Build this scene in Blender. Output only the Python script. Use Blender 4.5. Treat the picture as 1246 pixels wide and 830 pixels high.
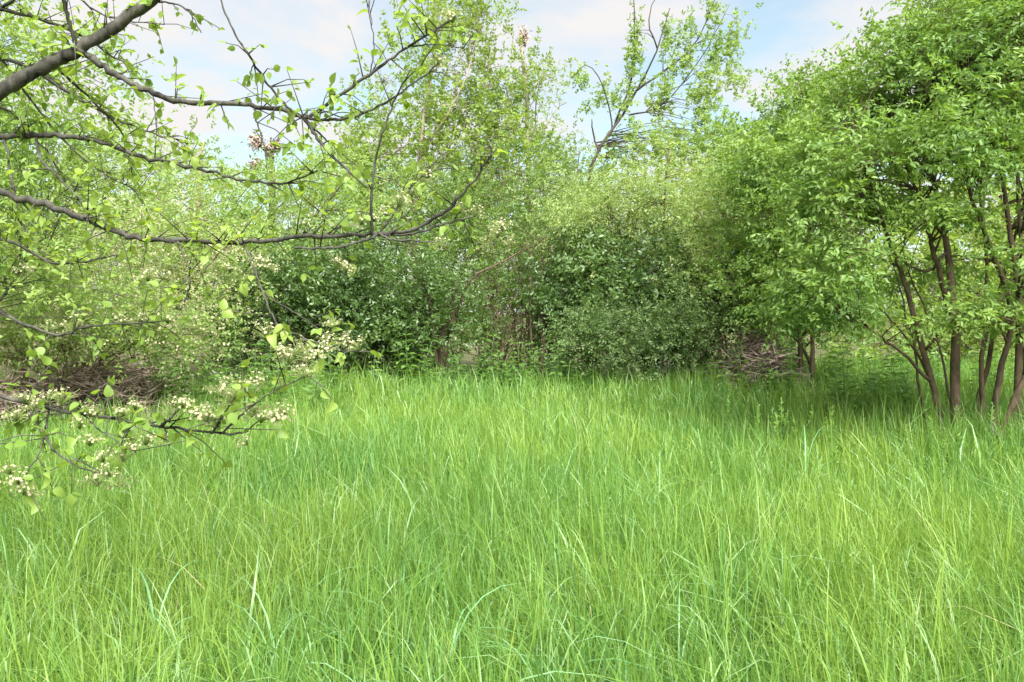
import bpy, math, random
import numpy as np
from mathutils import Vector, Matrix

SEED = 7
rng = np.random.default_rng(SEED)
random.seed(SEED)
for o in list(bpy.data.objects): bpy.data.objects.remove(o)
S = bpy.context.scene
COL = S.collection

# ------------------------------------------------------------------ camera
F, W0, H0, CAMH, PITCH = 978.0, 1246.0, 830.0, 1.6, math.radians(2.0)
cd = bpy.data.cameras.new('camera'); cam = bpy.data.objects.new('camera', cd); COL.objects.link(cam)
cd.sensor_width = 36.0; cd.lens = F / W0 * 36.0; cd.clip_end = 3000; cd.clip_start = 0.02
cam.location = (0, 0, CAMH); cam.rotation_euler = (math.pi / 2 - PITCH, 0, 0)
S.camera = cam

# ------------------------------------------------------------------ sky, sun, exposure
SUNV = Vector((0.14, -0.58, 0.80)).normalized()
EXPOSURE = 2.27
world = bpy.data.worlds.new('World'); S.world = world; world.use_nodes = True
nt = world.node_tree; nt.nodes.clear()
def wn(t): return nt.nodes.new(t)
sky = wn('ShaderNodeTexSky'); sky.sky_type = 'NISHITA'; sky.sun_disc = False
sky.sun_elevation = math.asin(SUNV.z); sky.sun_rotation = math.atan2(SUNV.x, SUNV.y)
sky.air_density = 1.0; sky.dust_density = 1.5; sky.ozone_density = 1.0
tc = wn('ShaderNodeTexCoord'); sep = wn('ShaderNodeSeparateXYZ')
nt.links.new(tc.outputs['Generated'], sep.inputs[0])
def wmath(op, a, b):
    m = wn('ShaderNodeMath'); m.operation = op
    for i, v in enumerate((a, b)):
        if isinstance(v, (int, float)): m.inputs[i].default_value = v
        elif v is not None: nt.links.new(v, m.inputs[i])
    return m.outputs[0]
zc = wmath('ADD', wmath('MAXIMUM', sep.outputs['Z'], 0.0), 0.16)
comb = wn('ShaderNodeCombineXYZ')
nt.links.new(wmath('DIVIDE', sep.outputs['X'], zc), comb.inputs[0])
nt.links.new(wmath('DIVIDE', sep.outputs['Y'], zc), comb.inputs[1])
cn = wn('ShaderNodeTexNoise'); cn.inputs['Scale'].default_value = 1.5; cn.inputs['Detail'].default_value = 7
cn.inputs['Roughness'].default_value = 0.55; cn.inputs['Distortion'].default_value = 0.25
nt.links.new(comb.outputs[0], cn.inputs['Vector'])
cr = wn('ShaderNodeValToRGB'); cr.color_ramp.elements[0].position = 0.42; cr.color_ramp.elements[1].position = 0.58
nt.links.new(cn.outputs['Fac'], cr.inputs[0])
bgs = wn('ShaderNodeBackground'); bgs.inputs['Strength'].default_value = 0.058
tint = wn('ShaderNodeMix'); tint.data_type = 'RGBA'; tint.blend_type = 'MULTIPLY'; tint.inputs[0].default_value = 1.0; tint.inputs[7].default_value = (0.96, 1.06, 0.90, 1)
nt.links.new(sky.outputs[0], tint.inputs[6]); nt.links.new(tint.outputs[2], bgs.inputs['Color'])
bgc = wn('ShaderNodeBackground'); bgc.inputs['Color'].default_value = (1.0, 0.975, 0.97, 1); bgc.inputs['Strength'].default_value = 0.195
mixw = wn('ShaderNodeMixShader'); outw = wn('ShaderNodeOutputWorld')
nt.links.new(wmath('ADD', wmath('MULTIPLY', cr.outputs[0], 0.72), 0.28), mixw.inputs[0])
nt.links.new(bgs.outputs[0], mixw.inputs[1]); nt.links.new(bgc.outputs[0], mixw.inputs[2])
nt.links.new(mixw.outputs[0], outw.inputs['Surface'])

sd = bpy.data.lights.new('sun', 'SUN'); sd.energy = 3.0; sd.angle = math.radians(50.0); sd.color = (1.0, 0.975, 0.93)
sun = bpy.data.objects.new('sun', sd); COL.objects.link(sun)
sun.rotation_euler = SUNV.to_track_quat('Z', 'Y').to_euler(); sun.location = SUNV * 40

S.view_settings.view_transform = 'Standard'; S.view_settings.look = 'None'
S.view_settings.exposure = EXPOSURE; S.view_settings.gamma = 1.0; S.view_settings.use_curve_mapping = False
S.render.engine = 'CYCLES'
S.cycles.max_bounces = 8; S.cycles.diffuse_bounces = 4; S.cycles.transmission_bounces = 6; S.cycles.glossy_bounces = 2
S.cycles.use_denoising = True

# ------------------------------------------------------------------ helpers
def P(px, py, d):
    """a photo pixel and a forward distance in metres -> a point in the place"""
    u = (px - W0 / 2) / F; v = (H0 / 2 - py) / F
    c, s = math.cos(PITCH), math.sin(PITCH)
    k = d / (c + v * s)
    return Vector((u * k, d, CAMH + (v * c - s) * k))

def hgt(x, y):
    t = np.clip((np.asarray(y, float) - 6.0) / 7.5, 0, 1)
    return 0.30 * t * t * (3 - 2 * t) + 0.03 * np.sin(np.asarray(x) * 0.9 + 1.3) * np.cos(np.asarray(y) * 0.7) + 0.015 * np.sin(np.asarray(x) * 2.3 + np.asarray(y) * 1.7)

def nrm(a): return a / np.maximum(np.linalg.norm(a, axis=-1, keepdims=True), 1e-9)

def mesh_np(name, verts, loops, sizes, mats, attrs=None, matidx=None, smooth=False):
    me = bpy.data.meshes.new(name)
    verts = np.asarray(verts, np.float32); loops = np.asarray(loops, np.int32).ravel(); sizes = np.asarray(sizes, np.int32)
    me.vertices.add(len(verts)); me.vertices.foreach_set('co', verts.ravel())
    me.loops.add(len(loops)); me.loops.foreach_set('vertex_index', loops)
    me.polygons.add(len(sizes))
    starts = np.zeros(len(sizes), np.int32); starts[1:] = np.cumsum(sizes)[:-1]
    me.polygons.foreach_set('loop_start', starts)
    try: me.polygons.foreach_set('loop_total', sizes)
    except Exception: pass
    if matidx is not None: me.polygons.foreach_set('material_index', np.asarray(matidx, np.int32))
    if smooth: me.polygons.foreach_set('use_smooth', np.ones(len(sizes), bool))
    for k, (dom, arr) in (attrs or {}).items():
        a = me.attributes.new(k, 'FLOAT', dom); a.data.foreach_set('value', np.asarray(arr, np.float32))
    for m in mats: me.materials.append(m)
    me.update(calc_edges=True); me.validate()
    return me

def link(name, me, parent=None):
    o = bpy.data.objects.new(name, me); COL.objects.link(o)
    if parent is not None: o.parent = parent
    return o

def tag(o, label, cat, group=None):
    o['label'] = label; o['category'] = cat
    if group: o['group'] = group
    return o

def thing(name, label, cat, loc, group=None):
    o = link(name, None); o.location = loc; o.empty_display_size = 0.2
    return tag(o, label, cat, group)

def rel(o, parent):
    """keep an object built in world space where it is, under a moved parent"""
    o.parent = parent; o.matrix_parent_inverse = Matrix.Translation(-parent.location); return o

# ------------------------------------------------------------------ materials
def leaf_mat(name, ca, cb, trans=0.45, rough=0.45, tint=(1.15, 1.1, 0.55), noise=0.5, spec=0.4, nscale=1.2):
    m = bpy.data.materials.new(name); m.use_nodes = True; t = m.node_tree; t.nodes.clear(); N = t.nodes.new; L = t.links.new
    at = N('ShaderNodeAttribute'); at.attribute_name = 'rnd'
    geo = N('ShaderNodeNewGeometry'); nz = N('ShaderNodeTexNoise'); nz.inputs['Scale'].default_value = nscale; nz.inputs['Detail'].default_value = 3
    L(geo.outputs['Position'], nz.inputs['Vector'])
    mr = N('ShaderNodeMapRange'); mr.inputs['From Min'].default_value = 0.35; mr.inputs['From Max'].default_value = 0.65
    L(nz.outputs['Fac'], mr.inputs['Value'])
    mx = N('ShaderNodeMix'); mx.data_type = 'FLOAT'; mx.inputs[0].default_value = noise
    L(at.outputs['Fac'], mx.inputs[2]); L(mr.outputs[0], mx.inputs[3])
    c = N('ShaderNodeMix'); c.data_type = 'RGBA'; c.inputs[6].default_value = (*ca, 1); c.inputs[7].default_value = (*cb, 1)
    L(mx.outputs[0], c.inputs[0])
    p = N('ShaderNodeBsdfPrincipled'); p.inputs['Roughness'].default_value = rough; p.inputs['Specular IOR Level'].default_value = spec
    L(c.outputs[2], p.inputs['Base Color'])
    tr = N('ShaderNodeBsdfTranslucent'); tm = N('ShaderNodeMix'); tm.data_type = 'RGBA'; tm.blend_type = 'MULTIPLY'; tm.inputs[0].default_value = 1
    tm.inputs[7].default_value = (*tint, 1); L(c.outputs[2], tm.inputs[6]); L(tm.outputs[2], tr.inputs['Color'])
    ms = N('ShaderNodeMixShader'); ms.inputs[0].default_value = trans
    L(p.outputs[0], ms.inputs[1]); L(tr.outputs[0], ms.inputs[2])
    out = N('ShaderNodeOutputMaterial'); L(ms.outputs[0], out.inputs['Surface'])
    return m

def bark_mat(name, ca, cb, scale=30.0):
    m = bpy.data.materials.new(name); m.use_nodes = True; t = m.node_tree; N = t.nodes.new; L = t.links.new
    p = t.nodes['Principled BSDF']; p.inputs['Roughness'].default_value = 0.85; p.inputs['Specular IOR Level'].default_value = 0.2
    tc = N('ShaderNodeTexCoord'); mp = N('ShaderNodeMapping'); mp.inputs['Scale'].default_value = (1, 1, 0.35)
    L(tc.outputs['Object'], mp.inputs['Vector'])
    nz = N('ShaderNodeTexNoise'); nz.inputs['Scale'].default_value = scale; nz.inputs['Detail'].default_value = 6; nz.inputs['Roughness'].default_value = 0.65
    L(mp.outputs[0], nz.inputs['Vector'])
    n2 = N('ShaderNodeTexNoise'); n2.inputs['Scale'].default_value = scale * 0.2; n2.inputs['Detail'].default_value = 3; L(tc.outputs['Object'], n2.inputs['Vector'])
    ad = N('ShaderNodeMix'); ad.data_type = 'FLOAT'; ad.inputs[0].default_value = 0.5; L(nz.outputs['Fac'], ad.inputs[2]); L(n2.outputs['Fac'], ad.inputs[3])
    r = N('ShaderNodeValToRGB'); r.color_ramp.elements[0].position = 0.36; r.color_ramp.elements[1].position = 0.64
    r.color_ramp.elements[0].color = (*ca, 1); r.color_ramp.elements[1].color = (*cb, 1)
    L(ad.outputs[0], r.inputs[0]); L(r.outputs[0], p.inputs['Base Color'])
    b = N('ShaderNodeBump'); b.inputs['Strength'].default_value = 0.7; b.inputs['Distance'].default_value = 0.01
    L(nz.outputs['Fac'], b.inputs['Height']); L(b.outputs[0], p.inputs['Normal'])
    return m

M = {}
M['grass'] = leaf_mat('meadow_grass', (0.080, 0.235, 0.055), (0.285, 0.405, 0.065), trans=0.42, rough=0.40, tint=(1.1, 1.1, 0.7), noise=0.38, spec=0.5, nscale=0.75)
M['coarse'] = leaf_mat('coarse_grass', (0.18, 0.34, 0.13), (0.31, 0.45, 0.21), trans=0.38, rough=0.42, noise=0.2, spec=0.5)
M['tuft'] = leaf_mat('tuft_grass', (0.15, 0.34, 0.15), (0.25, 0.43, 0.21), trans=0.3, rough=0.4, noise=0.1, spec=0.5)
M['straw'] = leaf_mat('dry_straw', (0.32, 0.32, 0.15), (0.45, 0.42, 0.24), trans=0.3)
M['near'] = leaf_mat('spring_leaf', (0.20, 0.33, 0.06), (0.33, 0.45, 0.10), trans=0.55, rough=0.4)
M['right'] = leaf_mat('cornel_leaf', (0.12, 0.24, 0.058), (0.28, 0.41, 0.095), trans=0.48, rough=0.42, spec=0.4)
M['yellow'] = leaf_mat('yellow_green_leaf', (0.21, 0.355, 0.085), (0.39, 0.49, 0.15), trans=0.55, tint=(1.1, 1.1, .7))
M['pale'] = leaf_mat('pale_olive_leaf', (0.25, 0.37, 0.10), (0.42, 0.50, 0.19), trans=0.5, tint=(1.1, 1.1, .7))
M['bramble'] = leaf_mat('bramble_leaf', (0.075, 0.14, 0.045), (0.18, 0.265, 0.085), trans=0.4)
M['olive'] = leaf_mat('olive_leaf', (0.20, 0.28, 0.075), (0.36, 0.42, 0.135), trans=0.48)
M['mid'] = leaf_mat('mid_leaf', (0.11, 0.21, 0.055), (0.23, 0.33, 0.085), trans=0.46)
M['dark'] = leaf_mat('dark_leaf', (0.05, 0.105, 0.03), (0.14, 0.23, 0.06), trans=0.36, rough=0.35, spec=0.5)
M['tall'] = leaf_mat('tall_tree_leaf', (0.20, 0.325, 0.075), (0.35, 0.45, 0.11), trans=0.55)
M['blossom'] = leaf_mat('cream_blossom', (0.44, 0.42, 0.24), (0.60, 0.54, 0.37), trans=0.4, rough=0.6, tint=(1, 1, 0.9))
M['stalk'] = leaf_mat('flower_stalk', (0.32, 0.42, 0.14), (0.36, 0.44, 0.16), trans=0.3)
M['nettle'] = leaf_mat('nettle_leaf', (0.10, 0.21, 0.05), (0.18, 0.31, 0.075), trans=0.42)
M['bark'] = bark_mat('bark_brown', (0.045, 0.032, 0.022), (0.15, 0.105, 0.07))
M['barkgrey'] = bark_mat('bark_grey', (0.010, 0.009, 0.008), (0.11, 0.105, 0.085), 40)
M['barkpale'] = bark_mat('bark_pale', (0.20, 0.16, 0.12), (0.42, 0.35, 0.28), 20)
M['barkdark'] = bark_mat('bark_dark', (0.03, 0.024, 0.02), (0.09, 0.07, 0.055))
M['dead'] = bark_mat('dead_twig', (0.20, 0.145, 0.115), (0.50, 0.39, 0.32), 26)
M['soil'] = bark_mat('soil', (0.05, 0.045, 0.02), (0.11, 0.12, 0.04), 3.0)

# ------------------------------------------------------------------ ground
def make_ground():
    xs = np.concatenate([[-900, -400, -150, -70], np.linspace(-30, 30, 81), [70, 150, 400, 900]])
    ys = np.concatenate([[-600, -200, -60], np.linspace(-10, 40, 81), [80, 200, 500, 1400]])
    X, Y = np.meshgrid(xs, ys); Z = hgt(X, Y)
    v = np.stack([X.ravel(), Y.ravel(), Z.ravel()], 1); nx = len(xs)
    i, j = np.meshgrid(np.arange(nx - 1), np.arange(len(ys) - 1)); b = (j * nx + i).ravel()
    q = np.stack([b, b + 1, b + nx + 1, b + nx], 1)
    o = link('ground', mesh_np('ground', v, q, np.full(len(q), 4), [M['soil']], smooth=True))
    o['kind'] = 'structure'; o['label'] = 'soil under the meadow grass'
make_ground()

# ------------------------------------------------------------------ leaf templates and leaf meshes
T4 = (np.array([(0, 0, 0), (.5, .42, .07), (0, 1, -.05), (-.5, .42, .07)]), [(0, 1, 2), (0, 2, 3)])
T6 = (np.array([(0, 0, 0), (.40, .26, .06), (.40, .60, .04), (0, 1, -.14), (-.40, .60, .04), (-.40, .26, .06)]), [(0, 1, 2, 3), (0, 3, 4, 5)])
_v = [(0, -0.14, 0), (0, 0, 0)]
TN = (np.array([(0, 0, 0), (.30, .10, .05), (.49, .30, .09), (.46, .52, .07), (.26, .78, .0), (0, 1.0, -.12), (-.26, .78, .0), (-.46, .52, .07), (-.49, .30, .09), (-.30, .10, .05), (0, .30, .0), (0, .55, -.02), (0, .8, -.05)]),
      [(0, 1, 2, 10), (10, 2, 3, 11), (11, 3, 4, 12), (12, 4, 5), (0, 10, 8, 9), (10, 11, 7, 8), (11, 12, 6, 7), (12, 5, 6)])

def leaf_frames(d, n):
    d = nrm(d); n = n - (n * d).sum(1, keepdims=True) * d; n = nrm(n); return d, n, np.cross(d, n)

def leaves_mesh(name, pos, d, n, L, Wd, tmpl, mats, rnd=None, matidx=None):
    tv, tf = tmpl; d, n, s = leaf_frames(d, n); K = len(tv); N = len(pos)
    L = np.asarray(L)[:, None, None]; Wd = np.asarray(Wd)[:, None, None]
    v = pos[:, None, :] + s[:, None, :] * (tv[None, :, 0:1] * Wd) + d[:, None, :] * (tv[None, :, 1:2] * L) + n[:, None, :] * (tv[None, :, 2:3] * L)
    fl = np.concatenate([np.array(f) for f in tf]); fs = np.array([len(f) for f in tf])
    loops = (fl[None, :] + (np.arange(N) * K)[:, None]).ravel(); sizes = np.tile(fs, N)
    if rnd is None: rnd = rng.random(N)
    mi = None if matidx is None else np.repeat(matidx, len(tf))
    return mesh_np(name, v.reshape(-1, 3), loops, sizes, mats, {'rnd': ('FACE', np.repeat(rnd, len(tf)))}, mi)

def tubes_mesh(name, paths, mats, sides=6):
    """paths: list of (points, radii) -> one mesh of tapered tubes with closed ends"""
    V, Lp, Sz, off = [], [], [], 0
    ang = np.arange(sides) / sides * 2 * np.pi
    for pts, rad in paths:
        pts = np.asarray(pts, float); rad = np.asarray(rad, float); n = len(pts)
        tg = nrm(np.gradient(pts, axis=0)); ref = np.array([0.31, 0.93, 0.2]) if abs(tg[0, 2]) > 0.6 else np.array([0.1, 0.2, 0.97])
        a = nrm(np.cross(tg, ref)); b = np.cross(tg, a)
        ring = pts[:, None, :] + rad[:, None, None] * (np.cos(ang)[None, :, None] * a[:, None, :] + np.sin(ang)[None, :, None] * b[:, None, :])
        V.append(ring.reshape(-1, 3))
        k = np.arange(sides); k2 = (k + 1) % sides
        for i in range(n - 1):
            q = np.stack([off + i * sides + k, off + i * sides + k2, off + (i + 1) * sides + k2, off + (i + 1) * sides + k], 1)
            Lp.append(q.ravel()); Sz.append(np.full(sides, 4))
        Lp.append((off + k[::-1])); Sz.append(np.array([sides])); Lp.append(off + (n - 1) * sides + k); Sz.append(np.array([sides]))
        off += n * sides
    return mesh_np(name, np.concatenate(V), np.concatenate(Lp), np.concatenate(Sz), mats, smooth=True)

def smooth_path(pts, n=14, jit=0.0):
    """Catmull-Rom through the control points"""
    p = np.asarray(pts, float); p = np.vstack([2 * p[0] - p[1], p, 2 * p[-1] - p[-2]]); m = len(p) - 3
    out = []
    for t in np.linspace(0, m - 1e-6, n):
        i = int(t); u = t - i; a, b, c, d = p[i:i + 4]
        out.append(0.5 * (2 * b + (c - a) * u + (2 * a - 5 * b + 4 * c - d) * u * u + (3 * b - a - 3 * c + d) * u ** 3))
    out = np.array(out)
    if jit: out[1:-1] += rng.normal(0, jit, (n - 2, 3))
    return out

# single leaves one can pick out on the near side of a plant
def leaf_variants(mat): return [leaves_mesh('leaf', np.zeros((1, 3)), np.array([[0, 1.0, 0]]), np.array([[0, 0, 1.0]]), [1.0], [1.0], (np.array([(x, y, z * (0.6 + 0.35 * i) - 0.12 * i * y * y) for x, y, z in TN[0]]), TN[1]), [M[mat]], rnd=np.array([r])) for i, r in enumerate((0.1, 0.35, 0.6, 0.85, 1.0))]
def leaf_object(me, parent, p, d, n, L, Wd):
    o = link('leaf', me, parent); x = d.cross(n)
    o.matrix_world = Matrix(((x.x * Wd, d.x * L, n.x * L, p.x), (x.y * Wd, d.y * L, n.y * L, p.y), (x.z * Wd, d.z * L, n.z * L, p.z), (0, 0, 0, 1)))
    o.matrix_parent_inverse = Matrix.Translation(-parent.location)
    return o

LEAFV = leaf_variants('near')

# ------------------------------------------------------------------ foliage as sprays of leaves on twigs
def sprays(start, tdir, tlen, K, L, ratio=0.5, droop=0.15, flat=0.5, Lvar=0.25, bias=0.0):
    """leaves along twigs. start (S,3), tdir (S,3), tlen (S,) -> arrays for leaves_mesh"""
    n = len(start); tdir = nrm(tdir)
    up = np.array([0, 0, 1.0]) + rng.normal(0, flat, (n, 3)) + bias; d0, n0, s0 = leaf_frames(tdir, up)
    t = (np.arange(K) + 0.6) / K
    t = np.clip(t[None, :] + rng.normal(0, 0.05, (n, K)), 0.05, 1)
    pos = start[:, None, :] + tdir[:, None, :] * (t * tlen[:, None])[..., None]
    pos[..., 2] -= droop * (t ** 2) * tlen[:, None]
    sg = np.where(np.arange(K) % 2 == 0, 1.0, -1.0)[None, :, None]
    ld = tdir[:, None, :] * 0.55 + s0[:, None, :] * sg * 0.8 + rng.normal(0, 0.35, (n, K, 3)); ld[..., 2] -= droop
    ln = n0[:, None, :] + rng.normal(0, 0.45, (n, K, 3))
    LL = L * np.clip(rng.normal(1, Lvar, (n, K)), 0.45, 1.6)
    return pos.reshape(-1, 3), ld.reshape(-1, 3), ln.reshape(-1, 3), LL.ravel(), (LL * ratio).ravel()

def ellipsoid_clusters(lobes, n, shell=0.45):
    """cluster centres spread through lobes [(centre, radii, weight)], denser towards the outside"""
    w = np.array([l[2] for l in lobes], float); w /= w.sum()
    pick = rng.choice(len(lobes), n, p=w)
    C = np.array([list(l[0]) for l in lobes])[pick]; R = np.array([list(l[1]) for l in lobes])[pick]
    u = nrm(rng.normal(0, 1, (n, 3))); r = rng.random(n) ** shell
    r *= 1 + 0.18 * np.sin(u[:, 0] * 7 + pick) * np.cos(u[:, 2] * 6)
    return C + u * R * r[:, None], nrm(u * R), pick

def shrub(name, label, cat, base, lobes, nleaf, L, mat, K=8, ratio=0.5, nstem=4, stem_r=0.03, bark='bark', group=None, crad=0.23,
          per=17, droop=0.15, flat=0.5, blossom=0.0, twig=0.22, shoots=0, shoot_len=0.8, tmpl=T4, stems=None, updir=0.5, part='foliage', dens_shell=0.45, flatz=0.6, connect=0.5, singles=None):
    bx, by = base; bz = float(hgt(bx, by)); root = thing(name, label, cat, (bx, by, bz), group)
    ns = max(1, nleaf // K); nc = max(4, ns // per)
    cc, cu, pick = ellipsoid_clusters(lobes, nc, dens_shell)
    ok = cc[:, 2] > hgt(cc[:, 0], cc[:, 1]) + 0.08; cc, cu, pick = cc[ok], cu[ok], pick[ok]; nc = len(cc)
    ci = rng.integers(0, nc, ns)
    start = cc[ci] + rng.normal(0, 1, (ns, 3)) * crad * np.array([1, 1, flatz])
    td = cu[ci] * 0.8 + rng.normal(0, 0.55, (ns, 3)) + np.array([0, 0, updir])
    tl = twig * rng.uniform(0.6, 1.4, ns)
    if shoots:
        si = rng.integers(0, nc, shoots); so = cc[si]; sdir = nrm(cu[si] * 0.7 + rng.normal(0, 0.3, (shoots, 3)) + np.array([0, 0, updir * 2.0]))
        m = 6; tt = np.linspace(0.1, 1, m); ln = shoot_len * rng.uniform(0.5, 1.3, shoots)
        sp = so[:, None, :] + sdir[:, None, :] * (tt[None, :] * ln[:, None])[..., None]
        start = np.vstack([start, sp.reshape(-1, 3)])
        td = np.vstack([td, (sdir[:, None, :] + rng.normal(0, 0.45, (shoots, m, 3))).reshape(-1, 3)])
        tl = np.concatenate([tl, twig * 0.7 * rng.uniform(0.6, 1.3, shoots * m)])
    bias = np.zeros((len(start), 3)); bias[:ns] = (start[:ns] - cc[ci]) / crad * 0.55 + cu[ci] * 0.35
    pos, ld, ln_, LL, WW = sprays(start, td, tl, K, L, ratio, droop, flat, bias=bias)
    g = pos[:, 2] > hgt(pos[:, 0], pos[:, 1]) + 0.02
    pos, ld, ln_, LL, WW = pos[g], ld[g], ln_[g], LL[g], WW[g]
    mi = None; mats = [M[mat]]
    if blossom > 0:
        cb = rng.random(len(cc)) < blossom * 1.6
        lob = np.zeros(len(start), bool); lob[:len(ci)] = cb[ci]
        mi = (np.repeat(lob, K)[g] & (rng.random(len(pos)) < 0.6)).astype(int); mats = [M[mat], M['blossom']]
        LL = np.where(mi == 1, LL * 0.55, LL); WW = np.where(mi == 1, LL * 0.9, WW)
    if singles:
        ax = np.abs(pos[:, 0] / pos[:, 1]) * F < W0 / 2; sc = np.where(ax & (pos[:, 1] > 1), LL / pos[:, 1], 0); od = np.argsort(-sc)
        dd, nn_, _ = leaf_frames(ld, ln_)
        for i in od[:300]: leaf_object(singles[int(i) % len(singles)], root, Vector(pos[i]), Vector(dd[i]), Vector(nn_[i]), LL[i], WW[i])
        q = od[300:]; pos, ld, ln_, LL, WW = pos[q], ld[q], ln_[q], LL[q], WW[q]
    f = rel(link(part, leaves_mesh(part, pos, ld, ln_, LL, WW, tmpl, mats, matidx=mi)), root); f['kind'] = 'stuff'
    # stems rising from the base into the crown, each with side branches to leaf clusters
    paths = []
    if stems is None:
        for k in range(nstem):
            tgt = cc[rng.integers(0, nc)] if k else cc[np.argmax(cc[:, 2])]
            b = np.array([bx, by, bz - 0.05]) + np.array([rng.normal(0, 0.12 + 0.02 * nstem), rng.normal(0, 0.12), 0])
            mid = b * 0.5 + tgt * 0.5 + np.array([*(b - tgt)[:2] * 0.15, 0.15 * abs(tgt[2] - b[2])])
            pts = smooth_path([b, b * 0.72 + mid * 0.28 + rng.normal(0, .03, 3), mid, tgt], 10, 0.012)
            paths.append((pts, np.linspace(stem_r * rng.uniform(0.7, 1.1), stem_r * 0.2, 10)))
    else:
        for ctrl, r0, r1 in stems:
            n = 14; paths.append((smooth_path(ctrl, n, 0.008), np.linspace(r0, r1, n)))
    allp = np.concatenate([p[0][2:] for p in paths]); owner = np.concatenate([np.full(len(p[0]) - 2, i) for i, p in enumerate(paths)])
    allr = np.concatenate([p[1][2:] for p in paths])
    sub = [[] for _ in paths]
    for c in cc[rng.random(nc) < connect]:
        dv = allp - c; dist = np.linalg.norm(dv, axis=1) + np.maximum(0, dv[:, 2]) * 1.5
        j = int(rng.choice(np.argsort(dist)[:5])); a = allp[j]; mid = (a + c) / 2 + np.array([0, 0, 0.1 * np.linalg.norm(c - a)]) + rng.normal(0, 0.03, 3)
        r = min(allr[j] * 0.6, 0.014)
        sub[owner[j]].append((smooth_path([a, mid, c], 5), np.linspace(r, 0.003, 5)))
    for i, p in enumerate(paths):
        rel(link('stem', tubes_mesh('stem', [p], [M[bark]], 8)), root)
        if sub[i]:
            tw = rel(link('side_branches', tubes_mesh('side_branches', sub[i], [M[bark]], 4)), root); tw['kind'] = 'stuff'
    return root, paths

def lob(px, py, d, rx, rz, w=None, ry=None):
    k = d / F; return (P(px, py, d), (rx * k, (ry if ry else rx * k * 0.8), rz * k), w if w else rx * rz)

# ------------------------------------------------------------------ meadow grass
def noise2(x, y, s, seed=0):
    r = np.random.default_rng(seed); z = np.zeros_like(x)
    for i in range(7):
        a = r.uniform(0, 2 * np.pi); f = s * r.uniform(0.5, 1.8); z += np.sin((x * np.cos(a) + y * np.sin(a)) * f + r.uniform(0, 6.28))
    return z / 3.5
def edge_y(x):
    """where the mown meadow ends and the hedge foot begins"""
    return 12.2 - 0.05 * (x - 0.5) ** 2 * (x < 0.5) + 0.25 * np.sin(x * 1.3)

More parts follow.
